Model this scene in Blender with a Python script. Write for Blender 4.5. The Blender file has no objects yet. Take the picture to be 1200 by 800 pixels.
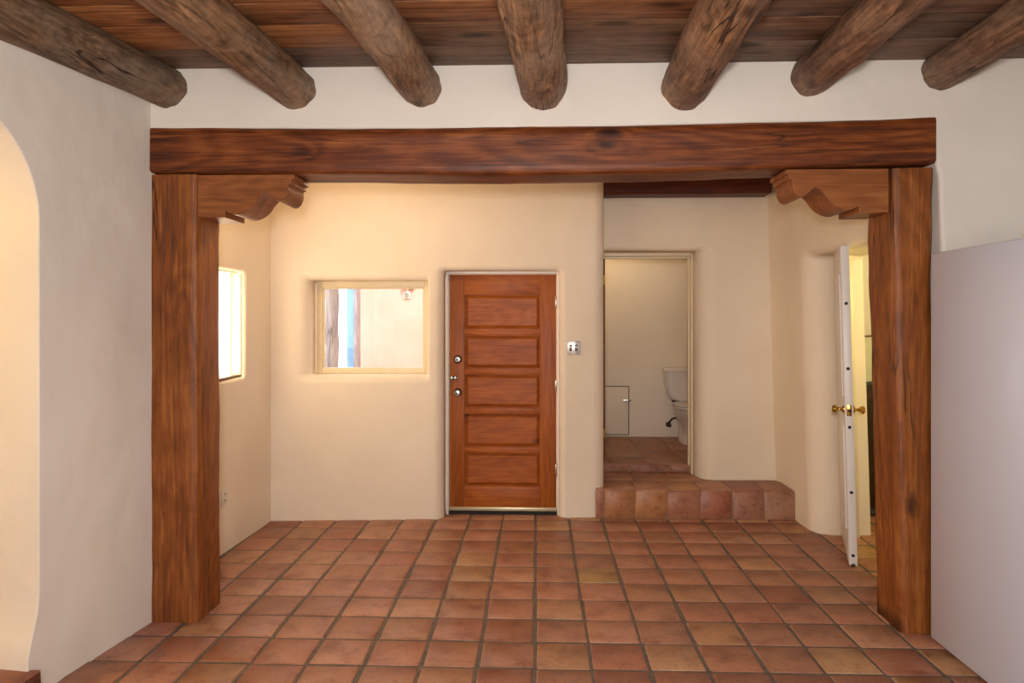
import bpy, bmesh, math, random
from mathutils import Vector, Matrix, noise
random.seed(7)
sc = bpy.context.scene
COL = sc.collection

# ---------------------------------------------------------------- camera, world, sun, lights, exposure
cam_d = bpy.data.cameras.new('camera'); cam = bpy.data.objects.new('camera', cam_d); COL.objects.link(cam)
cam.location = (0, 0, 1.68)
cam.rotation_euler = (math.radians(90), 0, math.atan(30 / 815))
cam_d.sensor_width = 36; cam_d.lens = 815 / 1200 * 36; cam_d.shift_y = -27 / 1200
cam_d.clip_start = 0.05
sc.camera = cam

world = bpy.data.worlds.new('world'); sc.world = world; world.use_nodes = True
bg = world.node_tree.nodes['Background']
bg.inputs[0].default_value = (0.93, 0.97, 1.0, 1); bg.inputs[1].default_value = 3.2

def light(name, kind, loc, energy, color=(1, 1, 1), size=None, size_y=None, aim=None, **kw):
    d = bpy.data.lights.new(name, kind); o = bpy.data.objects.new(name, d); COL.objects.link(o)
    o.location = loc; d.energy = energy; d.color = color
    if kind == 'AREA':
        d.shape = 'RECTANGLE'; d.size = size; d.size_y = size_y or size
    elif kind == 'POINT':
        d.shadow_soft_size = size
    if aim is not None:
        o.rotation_euler = (Vector(aim) - Vector(loc)).to_track_quat('-Z', 'Y').to_euler()
    for k, v in kw.items(): setattr(d, k, v)
    return o
# sun on the courtyard wall outside
s = light('sun', 'SUN', (0, -5, 12), 2.3, (1.0, 0.95, 0.88), aim=(-2.5, 3.0, 3.0)); s.data.angle = 0.009
# fill light from an added, unseen big window behind the camera
light('rear_window_fill', 'AREA', (0.2, -2.3, 1.75), 42, (0.96, 0.97, 1.0), 2.6, 1.5, aim=(0.2, 4, 1.75))
# the photographer's softened flash
light('photo_flash', 'AREA', (-0.05, -0.15, 1.86), 82, (1.0, 0.97, 0.95), 0.22, 0.22, aim=(0, 4, 1.75))
# daylight entering by the bright side window of the far room
light('window_daylight_side', 'AREA', (-2.34, 4.86, 1.64), 15, (1.0, 0.76, 0.48), 0.70, 0.74, aim=(0, 4.86, 1.60))
vs = sc.view_settings
sc.display_settings.display_device = 'sRGB'
vs.view_transform = 'Standard'; vs.look = 'None'; vs.gamma = 1.0; vs.exposure = 0.08; vs.use_curve_mapping = False

# ---------------------------------------------------------------- helpers
WP = {}
def finish(o, W, parent):
    WP[o.name] = W
    if parent is not None:
        o.parent = parent; o.location = W - WP[parent.name]
    else:
        o.location = W
def tag(o, label=None, cat=None, group=None, kind=None):
    if label: o['label'] = label
    if cat: o['category'] = cat
    if group: o['group'] = group
    if kind: o['kind'] = kind
    return o
def empty(name, loc):
    o = bpy.data.objects.new(name, None); COL.objects.link(o); o.empty_display_size = 0.1
    W = Vector(loc); o.location = W; WP[o.name] = W
    return o
def obj(name, bm, mat, parent=None, smooth=35, wn=False):
    bmesh.ops.remove_doubles(bm, verts=bm.verts, dist=1e-6)
    bmesh.ops.recalc_face_normals(bm, faces=bm.faces)
    xs = [v.co for v in bm.verts]
    lo = Vector([min(v[i] for v in xs) for i in range(3)]); hi = Vector([max(v[i] for v in xs) for i in range(3)])
    W = Vector(((lo.x + hi.x) / 2, (lo.y + hi.y) / 2, lo.z))
    bmesh.ops.translate(bm, verts=bm.verts, vec=-W)
    me = bpy.data.meshes.new(name); bm.to_mesh(me); bm.free()
    me.materials.append(mat)
    if smooth:
        me.polygons.foreach_set('use_smooth', [True] * len(me.polygons))
        me.set_sharp_from_angle(angle=math.radians(smooth))
    o = bpy.data.objects.new(name, me); COL.objects.link(o)
    finish(o, W, parent)
    if wn:
        m = o.modifiers.new('normals', 'WEIGHTED_NORMAL'); m.keep_sharp = True; m.weight = 90
    return o
def box(bm, x0, x1, y0, y1, z0, z1, M=None, bev=0, seg=2):
    r = bmesh.ops.create_cube(bm, size=1)
    vs_ = r['verts']
    for v in vs_:
        v.co = Vector(((x0 + x1) / 2 + v.co.x * (x1 - x0), (y0 + y1) / 2 + v.co.y * (y1 - y0), (z0 + z1) / 2 + v.co.z * (z1 - z0)))
    if bev:
        es = list({e for v in vs_ for e in v.link_edges})
        r2 = bmesh.ops.bevel(bm, geom=es, offset=bev, segments=seg, profile=0.5, affect='EDGES')
        vs_ = list({v for f in r2['faces'] for v in f.verts} | {v for v in vs_ if v.is_valid})
    if M is not None:
        for v in vs_: v.co = M @ v.co
    return vs_
def BM(*boxes, bev=0, M=None):
    bm = bmesh.new()
    for b in boxes: box(bm, *b, bev=bev, M=M)
    return bm
def loft(bm, rings, caps=True):
    R = [[bm.verts.new(p) for p in r] for r in rings]
    n = len(R[0])
    for a, b in zip(R, R[1:]):
        for i in range(n):
            j = (i + 1) % n
            bm.faces.new((a[i], a[j], b[j], b[i]))
    if caps:
        bm.faces.new(R[0][::-1]); bm.faces.new(R[-1])
    return R
def lathe(bm, prof, org, axis, n=20):
    """profile (radius, height) turned about an axis through org"""
    a = Vector(axis).normalized(); u = a.orthogonal().normalized(); w = a.cross(u)
    org = Vector(org)
    rings = [[org + a * h + (u * math.cos(t) + w * math.sin(t)) * max(r, 1e-4) for t in [2 * math.pi * k / n for k in range(n)]] for r, h in prof]
    loft(bm, rings)
def tube(bm, pts, r, n=10):
    pts = [Vector(p) for p in pts]; rings = []
    for i, p in enumerate(pts):
        d = (pts[min(i + 1, len(pts) - 1)] - pts[max(i - 1, 0)]).normalized()
        u = d.cross(Vector((0.13, 0.31, 0.94))).normalized(); w = d.cross(u)
        rings.append([p + (u * math.cos(t) + w * math.sin(t)) * r for t in [2 * math.pi * k / n for k in range(n)]])
    loft(bm, rings)
def prism(bm, plan, z0, z1, lean=0):
    a = [bm.verts.new((x - lean * z0, y, z0)) for x, y in plan]; b = [bm.verts.new((x - lean * z1, y, z1)) for x, y in plan]
    n = len(plan)
    for i in range(n): bm.faces.new((a[i], a[(i + 1) % n], b[(i + 1) % n], b[i]))
    bm.faces.new(a[::-1]); bm.faces.new(b)
def arc(cx, cy, r, a0, a1, n):
    return [(cx + r * math.cos(math.radians(a0 + (a1 - a0) * k / n)), cy + r * math.sin(math.radians(a0 + (a1 - a0) * k / n))) for k in range(n + 1)]
def rrect(x0, x1, z0, z1, r, n=5):
    return arc(x1 - r, z0 + r, r, -90, 0, n) + arc(x1 - r, z1 - r, r, 0, 90, n) + arc(x0 + r, z1 - r, r, 90, 180, n) + arc(x0 + r, z0 + r, r, 180, 270, n)
def plaster_wall(name, A, B, z0, z1, T, holes, mat, side=1, lean=0, extra=None, label=None):
    """upright wall whose room face runs from A to B; holes: (counter-clockwise loop of (s,z), radii (left, right, top, bottom) of the rounded edge)"""
    A = Vector(A); S = (Vector(B) - A); L = S.length; S.normalize()
    N = Vector((S.y, -S.x)) * side
    def P(s_, z, d):
        q = A + S * s_ - N * d
        return Vector((q.x - lean * z, q.y, z))
    bm = bmesh.new()
    def ring(pts): return [bm.verts.new(p) for p in pts]
    def edges(vs_): return [bm.edges.new((vs_[i], vs_[(i + 1) % len(vs_)])) for i in range(len(vs_))]
    def bridge(a, b):
        for i in range(len(a)):
            j = (i + 1) % len(a); bm.faces.new((a[i], a[j], b[j], b[i]))
    oc = [(0, z0), (L, z0), (L, z1), (0, z1)]
    fo = ring([P(s_, z, 0) for s_, z in oc]); bo = ring([P(s_, z, T) for s_, z in oc])
    fe = edges(fo); be = edges(bo)
    for loop, rad in holes:
        n = len(loop); nor = []
        for i in range(n):
            a = Vector(loop[i - 1]); b = Vector(loop[(i + 1) % n]); t = (b - a).normalized(); nor.append(Vector((t.y, -t.x)))
        rr = []
        for q in nor:
            wl, wr, wt, wb = max(-q.x, 0) ** 2, max(q.x, 0) ** 2, max(q.y, 0) ** 2, max(-q.y, 0) ** 2
            rr.append(wl * rad[0] + wr * rad[1] + wt * rad[2] + wb * rad[3])
        prev = None; K = 7
        for k in range(K + 1):
            ph = k / K * math.pi / 2
            rg = ring([P(loop[i][0] + nor[i].x * rr[i] * (1 - math.sin(ph)), loop[i][1] + nor[i].y * rr[i] * (1 - math.sin(ph)), rr[i] * (1 - math.cos(ph))) for i in range(n)])
            if prev is None: fe += edges(rg)
            else: bridge(prev, rg)
            prev = rg
        bk = ring([P(loop[i][0], loop[i][1], T) for i in range(n)]); bridge(prev, bk)
        be += [bm.edges.get((bk[i], bk[(i + 1) % n])) for i in range(n)]
    bmesh.ops.triangle_fill(bm, edges=fe, use_beauty=True); bmesh.ops.triangle_fill(bm, edges=be, use_beauty=True)
    bridge(fo, bo)
    if extra: extra(bm)
    o = obj(name, bm, mat, None, 40, True)
    return tag(o, label, 'wall', kind='structure')

# ---------------------------------------------------------------- materials
def nt(name):
    m = bpy.data.materials.new(name); m.use_nodes = True
    t = m.node_tree; p = t.nodes['Principled BSDF']
    def add(kind, **kw):
        n = t.nodes.new(kind)
        for k, v in kw.items():
            if k.startswith('i_'):
                key = k[2:]
                n.inputs[int(key) if key.isdigit() else key.replace('_', ' ')].default_value = v
            else: setattr(n, k, v)
        return n
    return m, t, p, add, t.links.new
def srgb(r, g, b):
    f = lambda c: (c / 255 / 12.92) if c / 255 <= 0.04045 else ((c / 255 + 0.055) / 1.055) ** 2.4
    return (f(r), f(g), f(b), 1)
def ramp(add, stops):
    r = add('ShaderNodeValToRGB'); e = r.color_ramp.elements
    while len(e) < len(stops): e.new(0.5)
    for k, (pos, c) in enumerate(stops): e[k].position = pos; e[k].color = c
    return r
def mix(add, link, a, b, fac, mode='MIX'):
    n = add('ShaderNodeMix', data_type='RGBA', blend_type=mode)
    for v, idx in ((fac, 0), (a, 6), (b, 7)):
        if isinstance(v, (int, float, tuple)): n.inputs[idx].default_value = v
        else: link(v, n.inputs[idx])
    return n.outputs[2]
def plain(name, col, rough=0.5, metal=0.0, var=0.06, scale=12, bump=0.0, coat=0):
    m, t, p, add, link = nt(name)
    tc = add('ShaderNodeTexCoord'); n = add('ShaderNodeTexNoise', i_Scale=scale, i_Detail=4.0); link(tc.outputs['Object'], n.inputs['Vector'])
    d = tuple(c * (1 - var) for c in col[:3]) + (1,); l = tuple(min(1, c * (1 + var)) for c in col[:3]) + (1,)
    r = ramp(add, [(0.3, d), (0.7, l)]); link(n.outputs[0], r.inputs[0]); link(r.outputs[0], p.inputs['Base Color'])
    p.inputs['Roughness'].default_value = rough; p.inputs['Metallic'].default_value = metal
    if coat: p.inputs['Coat Weight'].default_value = coat
    if bump:
        b = add('ShaderNodeBump', i_Strength=bump, i_Distance=0.01); link(n.outputs[0], b.inputs['Height']); link(b.outputs[0], p.inputs['Normal'])
    return m
def plaster(name, c0, c1):
    m, t, p, add, link = nt(name)
    g = add('ShaderNodeNewGeometry')
    n1 = add('ShaderNodeTexNoise', i_Scale=1.3, i_Detail=5.0); n2 = add('ShaderNodeTexNoise', i_Scale=30.0, i_Detail=6.0); n3 = add('ShaderNodeTexNoise', i_Scale=2.6, i_Detail=2.0)
    for n in (n1, n2, n3): link(g.outputs['Position'], n.inputs['Vector'])
    r = ramp(add, [(0.3, c0), (0.7, c1)]); link(n1.outputs[0], r.inputs[0]); link(r.outputs[0], p.inputs['Base Color'])
    p.inputs['Roughness'].default_value = 0.88; p.inputs['Specular IOR Level'].default_value = 0.2
    b1 = add('ShaderNodeBump', i_Strength=0.5, i_Distance=0.05); link(n3.outputs[0], b1.inputs['Height'])
    b2 = add('ShaderNodeBump', i_Strength=0.12, i_Distance=0.01); link(n2.outputs[0], b2.inputs['Height']); link(b1.outputs[0], b2.inputs['Normal'])
    link(b2.outputs[0], p.inputs['Normal'])
    return m
def wood(name, dark, mid, light_, axis=0, along=1.0, rough=0.5, knots=0.5, cracks=0.5, tint=False, bump=0.25, grey=None, spec=0.35, streak=1.0, figure=1.0, mottle=0.0, flat=None, scratch=0.0):
    m, t, p, add, link = nt(name)
    tc = add('ShaderNodeTexCoord'); oi = add('ShaderNodeObjectInfo')
    off = add('ShaderNodeVectorMath', operation='SCALE'); off.inputs[0].default_value = (7.3, 5.1, 9.7); link(oi.outputs['Random'], off.inputs['Scale'])
    ad = add('ShaderNodeVectorMath', operation='ADD'); link(tc.outputs['Object'], ad.inputs[0]); link(off.outputs[0], ad.inputs[1])
    def mapped(al, ac, fl=None):
        mp = add('ShaderNodeMapping'); s_ = [ac] * 3; s_[axis] = al * along
        if fl is not None: s_[fl] = 0.0
        mp.inputs['Scale'].default_value = s_
        link(ad.outputs[0], mp.inputs['Vector']); return mp.outputs[0]
    def nz(al, ac, det=3.0, rg=0.5, dist=0.0):
        n = add('ShaderNodeTexNoise', i_Scale=1.0, i_Detail=det, i_Roughness=rg, i_Distortion=dist); link(mapped(al, ac), n.inputs['Vector']); return n.outputs[0]
    def ma(a, k, c):
        n = add('ShaderNodeMath', operation='MULTIPLY_ADD'); link(a, n.inputs[0]); n.inputs[1].default_value = k
        if isinstance(c, (int, float)): n.inputs[2].default_value = c
        else: link(c, n.inputs[2])
        return n.outputs[0]
    vo = add('ShaderNodeTexVoronoi', i_Scale=1.0); link(mapped(1.9, 4.2, flat), vo.inputs['Vector'])
    kb = add('ShaderNodeMapRange'); kb.inputs[1].default_value = 0.0; kb.inputs[2].default_value = 0.28; kb.inputs[3].default_value = 0.07; kb.inputs[4].default_value = 0.0; link(vo.outputs['Distance'], kb.inputs[0])
    wob = ma(kb.outputs[0], 1.0, nz(0.5, 2.6, 2.0, 0.4, 0.3))          # growth figure, bent round the knots
    sn = add('ShaderNodeMath', operation='SINE'); link(ma(wob, 110.0, 0.0), sn.inputs[0])
    g0 = nz(0.8, 16.0, 2.0); g1 = nz(1.8, 58.0, 4.0, 0.6); g2 = nz(5.0, 95.0, 3.0, 0.7); big = nz(1.3, 4.0, 4.0, 0.6)
    v = ma(sn.outputs[0], 0.05 * figure, ma(big, 0.55, 0.225)); v = ma(g0, 0.45 * streak, v); v = ma(g1, 0.9 * streak, v); v = ma(g2, 0.6 * streak, v)
    v = ma(v, 1.0, -0.975 * streak)
    r = ramp(add, [(0.18, dark), (0.5, mid), (0.85, light_)]); link(v, r.inputs[0])
    col = r.outputs[0]
    if grey:
        gr = ramp(add, [(0.42, (0, 0, 0, 1)), (0.60, (1, 1, 1, 1))]); link(nz(1.4, 4.5, 5.0, 0.6), gr.inputs[0])
        gc = mix(add, link, grey, v, 0.5, 'OVERLAY')
        col = mix(add, link, col, gc, gr.outputs[0])
    if mottle:
        mo = ramp(add, [(0.34, (1 - mottle, 1 - mottle, 1 - mottle, 1)), (0.62, (1 + 0.3 * mottle, 1 + 0.3 * mottle, 1 + 0.3 * mottle, 1))]); mn = nz(12.0, 20.0, 6.0, 0.7); link(mn, mo.inputs[0])
        col = mix(add, link, col, mo.outputs[0], 1.0, 'MULTIPLY'); v = ma(mn, 0.6, v)
    if knots:
        kd = add('ShaderNodeMapRange'); kd.inputs[1].default_value = 0.06; kd.inputs[2].default_value = 0.17; kd.inputs[3].default_value = knots; kd.inputs[4].default_value = 0.0
        link(vo.outputs['Distance'], kd.inputs[0]); col = mix(add, link, col, tuple(c * 0.35 for c in dark[:3]) + (1,), kd.outputs[0])
    if cracks:
        cx = ramp(add, [(0.484, (0, 0, 0, 1)), (0.495, (1, 1, 1, 1)), (0.505, (1, 1, 1, 1)), (0.516, (0, 0, 0, 1))]); link(nz(0.6, 9.0, 3.0), cx.inputs[0])
        ct = ramp(add, [(0.45, (0, 0, 0, 1)), (0.6, (1, 1, 1, 1))]); link(nz(1.1, 3.0, 2.0), ct.inputs[0])
        cm = add('ShaderNodeMath', operation='MULTIPLY'); link(cx.outputs[0], cm.inputs[0]); link(ct.outputs[0], cm.inputs[1])
        col = mix(add, link, col, tuple(c * 0.3 for c in dark[:3]) + (1,), ma(cm.outputs[0], cracks, 0.0))
        v = ma(cm.outputs[0], -0.8 * cracks, v)
    if scratch:
        sx_ = ramp(add, [(0.66, (0, 0, 0, 1)), (0.70, (1, 1, 1, 1))]); link(nz(2.2, 34.0, 2.0), sx_.inputs[0])
        col = mix(add, link, col, tuple(min(1, c * 1.6 + 0.03) for c in light_[:3]) + (1,), ma(sx_.outputs[0], scratch, 0.0))
    if tint: col = mix(add, link, col, oi.outputs['Color'], 1.0, 'MULTIPLY')
    link(col, p.inputs['Base Color'])
    p.inputs['Roughness'].default_value = rough; p.inputs['Specular IOR Level'].default_value = spec
    b = add('ShaderNodeBump', i_Strength=bump, i_Distance=0.006); link(v, b.inputs['Height']); link(b.outputs[0], p.inputs['Normal'])
    return m
def terracotta(name):
    m, t, p, add, link = nt(name)
    oi = add('ShaderNodeObjectInfo'); g = add('ShaderNodeNewGeometry')
    a = add('ShaderNodeMath', operation='ADD'); link(oi.outputs['Random'], a.inputs[0]); link(g.outputs['Random Per Island'], a.inputs[1])
    f = add('ShaderNodeMath', operation='FRACT'); link(a.outputs[0], f.inputs[0])
    cr = ramp(add, [(0.0, srgb(172, 120, 94)), (0.3, srgb(182, 130, 106)), (0.55, srgb(166, 110, 88)), (0.8, srgb(182, 134, 106)), (0.92, srgb(186, 144, 106)), (1.0, srgb(156, 98, 76))]); link(f.outputs[0], cr.inputs[0])
    n1 = add('ShaderNodeTexNoise', i_Scale=7.0, i_Detail=6.0, i_Roughness=0.6); n2 = add('ShaderNodeTexNoise', i_Scale=34.0, i_Detail=5.0)
    for n in (n1, n2): link(g.outputs['Position'], n.inputs['Vector'])
    r1 = ramp(add, [(0.28, srgb(170, 138, 126)), (0.5, srgb(235, 230, 226)), (0.72, srgb(255, 250, 235))]); link(n1.outputs[0], r1.inputs[0])
    c = mix(add, link, cr.outputs[0], r1.outputs[0], 0.8, 'MULTIPLY')
    r2 = ramp(add, [(0.28, srgb(150, 120, 105)), (0.45, (1, 1, 1, 1))]); link(n2.outputs[0], r2.inputs[0])
    c = mix(add, link, c, r2.outputs[0], 0.45, 'MULTIPLY')
    c = mix(add, link, c, oi.outputs['Color'], 1.0, 'MULTIPLY')
    link(c, p.inputs['Base Color'])
    rr = add('ShaderNodeMapRange'); rr.inputs[3].default_value = 0.36; rr.inputs[4].default_value = 0.58; link(n1.outputs[0], rr.inputs[0]); link(rr.outputs[0], p.inputs['Roughness'])
    b = add('ShaderNodeBump', i_Strength=0.3, i_Distance=0.008); link(n1.outputs[0], b.inputs['Height']); link(b.outputs[0], p.inputs['Normal'])
    return m
def glass_mat():
    m, t, p, add, link = nt('window_glass')
    tr = add('ShaderNodeBsdfTransparent'); gl = add('ShaderNodeBsdfGlossy', i_Roughness=0.02); mx = add('ShaderNodeMixShader'); mx.inputs[0].default_value = 0.05
    link(tr.outputs[0], mx.inputs[1]); link(gl.outputs[0], mx.inputs[2]); link(mx.outputs[0], t.nodes['Material Output'].inputs[0])
    return m
def emit(name, col, strength):
    m, t, p, add, link = nt(name)
    p.inputs['Base Color'].default_value = (0.9, 0.9, 0.88, 1); p.inputs['Emission Color'].default_value = col; p.inputs['Emission Strength'].default_value = strength
    return m

PL = plaster('white_plaster', srgb(226, 217, 203), srgb(234, 226, 213))
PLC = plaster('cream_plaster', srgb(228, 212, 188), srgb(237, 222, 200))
MORTAR = plain('mortar', srgb(104, 90, 78), 0.9, var=0.25, scale=30, bump=0.4)
TILE = terracotta('terracotta')
TIMBER_X = wood('stained_timber_lengthwise', srgb(56, 22, 6), srgb(112, 54, 18), srgb(158, 90, 40), 0, 1.0, 0.5, 0.85, 0.6, figure=1.6, streak=0.85, mottle=0.15, flat=1, scratch=0.15)
TIMBER_Z = wood('stained_timber_upright', srgb(82, 38, 10), srgb(138, 76, 28), srgb(178, 112, 52), 2, 1.0, 0.5, 0.75, 0.85, bump=0.4, streak=0.65, mottle=0.2, flat=1, scratch=0.2)
CORBEL = wood('stained_corbel_wood', srgb(92, 46, 16), srgb(142, 82, 38), srgb(176, 114, 64), 0, 1.0, 0.5, 0.4, 0.2, streak=0.6, mottle=0.1)
DARKBEAM = wood('dark_red_timber', srgb(48, 16, 8), srgb(80, 30, 14), srgb(100, 44, 24), 0, 1.0, 0.5, 0.5, 0.3)
LOG = wood('weathered_log', srgb(78, 61, 47), srgb(146, 118, 92), srgb(200, 168, 134), 1, 1.4, 0.65, 0.6, 0.9, tint=True, bump=0.8, grey=srgb(160, 142, 124), mottle=0.35)
BOARD = wood('ceiling_board_wood', srgb(120, 96, 76), srgb(190, 160, 132), srgb(236, 210, 182), 0, 0.8, 0.6, 0.8, 0.5, tint=True, mottle=0.2, flat=2)
DOORW_Z = wood('door_wood_upright', srgb(102, 44, 6), srgb(154, 80, 18), srgb(182, 104, 36), 2, 0.8, 0.5, 0.5, 0.1, bump=0.06, streak=0.6)
DOORW_X = wood('door_wood_level', srgb(104, 44, 6), srgb(156, 80, 18), srgb(184, 106, 36), 0, 1.4, 0.5, 0.9, 0.1, bump=0.06, streak=0.6, flat=1)
DOORW_D = wood('bathroom_door_wood', srgb(70, 26, 10), srgb(108, 50, 22), srgb(130, 66, 32), 2, 0.8, 0.4, 0.4, 0.1)
CREAM = plain('cream_paint', srgb(226, 208, 172), 0.45, var=0.03)
JAMBW = plain('jamb_paint', srgb(232, 224, 212), 0.5, var=0.03)
WHITE = plain('white_door_paint', srgb(226, 222, 218), 0.4, var=0.02)
FRIDGE = plain('fridge_enamel', srgb(198, 199, 210), 0.35, var=0.01, scale=3, coat=0.15)
FSEAL = plain('fridge_seal', srgb(120, 120, 124), 0.6)
PORC = plain('porcelain', srgb(226, 216, 204), 0.12, var=0.01, coat=0.4)
PALEBRASS = plain('pale_brass', srgb(206, 196, 160), 0.35, 0.6, var=0.08)
BRASS = plain('brass', srgb(200, 160, 80), 0.25, 1.0, var=0.1)
CHROME = plain('worn_nickel', srgb(205, 200, 190), 0.25, 1.0, var=0.1)
DARKM = plain('dark_bronze', srgb(60, 45, 34), 0.4, 0.8, var=0.2)
BLACK = plain('black_rubber', srgb(20, 18, 17), 0.7)
PLATE = plain('switch_plate_metal', srgb(215, 212, 204), 0.3, 0.6, var=0.1, scale=40)
PLWHITE = plain('white_plastic', srgb(226, 218, 206), 0.4, var=0.02)
STUCCO = plaster('peach_stucco', srgb(232, 178, 158), srgb(242, 198, 182))
BLUE = plain('pale_blue_paint', srgb(140, 186, 226), 0.5, var=0.1)
GREYW = wood('grey_weathered_post', srgb(120, 112, 118), srgb(176, 168, 172), srgb(214, 206, 206), 2, 1.0, 0.8, 0.3, 0.6)
GROUND = plain('courtyard_gravel', srgb(190, 165, 140), 0.95, var=0.2, scale=20, bump=0.5)
GREEN = plain('dark_green_screen', srgb(42, 58, 48), 0.45, var=0.15)
PALEP = plain('pale_panel', srgb(206, 206, 176), 0.5, var=0.04)
BROWN = plain('thin_brown_frame', srgb(110, 82, 50), 0.5, var=0.1)
HATCH = plain('hatch_paint', srgb(230, 214, 188), 0.6, var=0.02)
GLASS = glass_mat()
LAMPGLASS = emit('lamp_glass', (1.0, 0.72, 0.40, 1), 3.0)

# ---------------------------------------------------------------- the setting: floor with its tiles
floor = obj('floor', BM((-4.2, 4.4, -2.6, 6.1, -0.12, -0.004)), MORTAR, smooth=0)
tag(floor, 'reddish brown terracotta tile floor with dark grout joints', 'floor', kind='structure')
def tile_bm(bm, w, d, h, rng, cx=0, cy=0, z=0):
    c = min(w, d) * 0.03
    pts = [(-w / 2 + c, -d / 2), (w / 2 - c, -d / 2), (w / 2, -d / 2 + c), (w / 2, d / 2 - c), (w / 2 - c, d / 2), (-w / 2 + c, d / 2), (-w / 2, d / 2 - c), (-w / 2, -d / 2 + c)]
    j = 0.005
    pts = [(x + rng.uniform(-j, j), y + rng.uniform(-j, j)) for x, y in pts]
    rings = []
    for k, zz in ((1.0, -h), (1.0, -0.005), (0.955, 0.0)):
        rings.append([Vector((cx + x * k, cy + y * k, z + zz)) for x, y in pts])
    R = [[bm.verts.new(p) for p in r] for r in rings]
    for a, b in zip(R, R[1:]):
        for i in range(8): bm.faces.new((a[i], a[(i + 1) % 8], b[(i + 1) % 8], b[i]))
    bm.faces.new(R[-1])
def tile_mesh(w, d, h, rng, M=None):
    bm = bmesh.new(); tile_bm(bm, w, d, h, rng)
    if M is not None: bmesh.ops.transform(bm, matrix=M, verts=bm.verts)
    bmesh.ops.recalc_face_normals(bm, faces=bm.faces)
    me = bpy.data.meshes.new('tile'); bm.to_mesh(me); bm.free(); me.materials.append(TILE)
    me.polygons.foreach_set('use_smooth', [True] * len(me.polygons)); me.set_sharp_from_angle(angle=math.radians(50))
    return me
def put(name, me, loc, parent, color=None, rot=0):
    o = bpy.data.objects.new(name, me); COL.objects.link(o); o.rotation_euler.z = rot
    finish(o, Vector(loc), parent)
    if color: o.color = color
    return o
PX, PY, GR = 0.2765, 0.2735, 0.017
rng = random.Random(3)
floor_tiles = [tile_mesh(PX - GR, PY - GR, 0.012, rng) for _ in range(10)]
def tint(r, special=None):
    k = r.uniform(0.88, 1.08); h = r.uniform(-0.03, 0.03)
    c = [k, k * (1 + h), k * (1 + h * 1.5)]
    return tuple(c) + (1,)
farbm = bmesh.new()
for iy in range(-22, 10):
    yc = 3.341 + (iy + 0.5) * PY
    if yc > 6.0: continue
    for ix in range(-15, 16):
        xc = -0.015 + (ix + 0.5) * PX
        if yc > 3.9 and xc < -2.35: continue
        if xc > 3.6 or xc < -3.0: continue
        x = xc + rng.uniform(-0.003, 0.003); y = yc + rng.uniform(-0.003, 0.003)
        if yc > 2.4 and not (yc < 3.7 and (xc > 2.9 or xc < -2.45)) and not (yc > 5.75 and xc > 2.3):
            col = tint(rng)
            if ix == 1 and iy == 4: col = (1.05, 1.4, 1.0, 1)     # the one olive tile
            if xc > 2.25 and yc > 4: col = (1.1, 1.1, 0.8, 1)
            put('tile', floor_tiles[rng.randrange(10)], (x, y, rng.uniform(0.0, 0.0025)), floor, col, rng.choice((0, math.pi)) + rng.uniform(-0.006, 0.006))
        else:
            tile_bm(farbm, PX - GR, PY - GR, 0.012, rng, x, y, 0.001)
o = obj('tile_field', farbm, TILE, floor, 50); tag(o, kind='stuff')

# ---------------------------------------------------------------- walls
Hc = 3.05
# left wall with the arched passage
Lw0, Lw1 = (-2.13, 3.80), (-2.97, -2.45)
def arch_loop():
    c, r, zs = 1.26, 0.49, 2.12
    far, near = c - r, c + r
    L = [(near, -0.06), (near, 0.6), (near, 1.2), (near, 1.7)] + [(c + r * math.cos(math.radians(a)), zs + r * math.sin(math.radians(a))) for a in range(0, 181, 9)]
    for z in (1.7, 1.2, 0.7, 0.45, 0.36, 0.3, 0.24, 0.18, 0.1, -0.06):
        L.append((far + 0.06 * min(1, max(0, (0.40 - z) / 0.22)), z))
    return L
plaster_wall('wall_left', Lw0, Lw1, -0.12, Hc + 0.02, 0.42, [(arch_loop(), (0.006, 0.05, 0.006, 0.002))], PL, side=-1, label='white plaster side wall with a rounded arched passage')
# partition with the timber-framed opening
loop = [(-2.155 + 2.4, -0.06), (2.145 + 2.4, -0.06), (2.145 + 2.4, 1.9), (2.128 + 2.4, 2.44), (2.112 + 2.4, 2.50), (2.112 + 2.4, 2.735), (1.2 + 2.4, 2.728), (0.3 + 2.4, 2.715), (-0.6 + 2.4, 2.712), (-1.5 + 2.4, 2.722), (-2.155 + 2.4, 2.73)]
def under_log(bm): pass
plaster_wall('wall_partition', (-2.4, 3.765), (3.7, 3.765), -0.12, Hc + 0.02, 0.32, [(loop, (0.012, 0.02, 0.015, 0.002))], PL, label='white plaster band wall above and beside the timber frame')
# back wall with far window and entrance door; its free end is a rounded pier
Bk0, Bk1 = (-2.31, 5.6854), (0.47, 5.893)
bS = (Vector(Bk1) - Vector(Bk0)); bLen = bS.length
def bs(X): return (X - Bk0[0]) / (bS.x / bLen)
win1 = rrect(bs(-1.905), bs(-0.917), 1.205, 2.0, 0.015, 3)
dor1 = rrect(bs(-0.785), bs(0.185), -0.06, 2.083, 0.03, 4)
def pier(bm):
    pl = [(0.30, 6.60), (0.30, 6.0), (0.40, 5.888)] + [(0.47 + 0.0, 5.8935)] + [(x, y) for x, y in arc(0.465, 5.993, 0.10, -85, 0, 8)] + [(0.567, 6.1), (0.575, 6.60)]
    prism(bm, pl, -0.1, Hc)
plaster_wall('wall_back', Bk0, Bk1, -0.12, Hc, 0.30, [(win1, (0.13, 0.02, 0.05, 0.07)), (dor1, (0.085, 0.06, 0.05, 0.002))], PLC, extra=pier, label='warm white plaster back wall around the entrance door and window')
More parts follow.
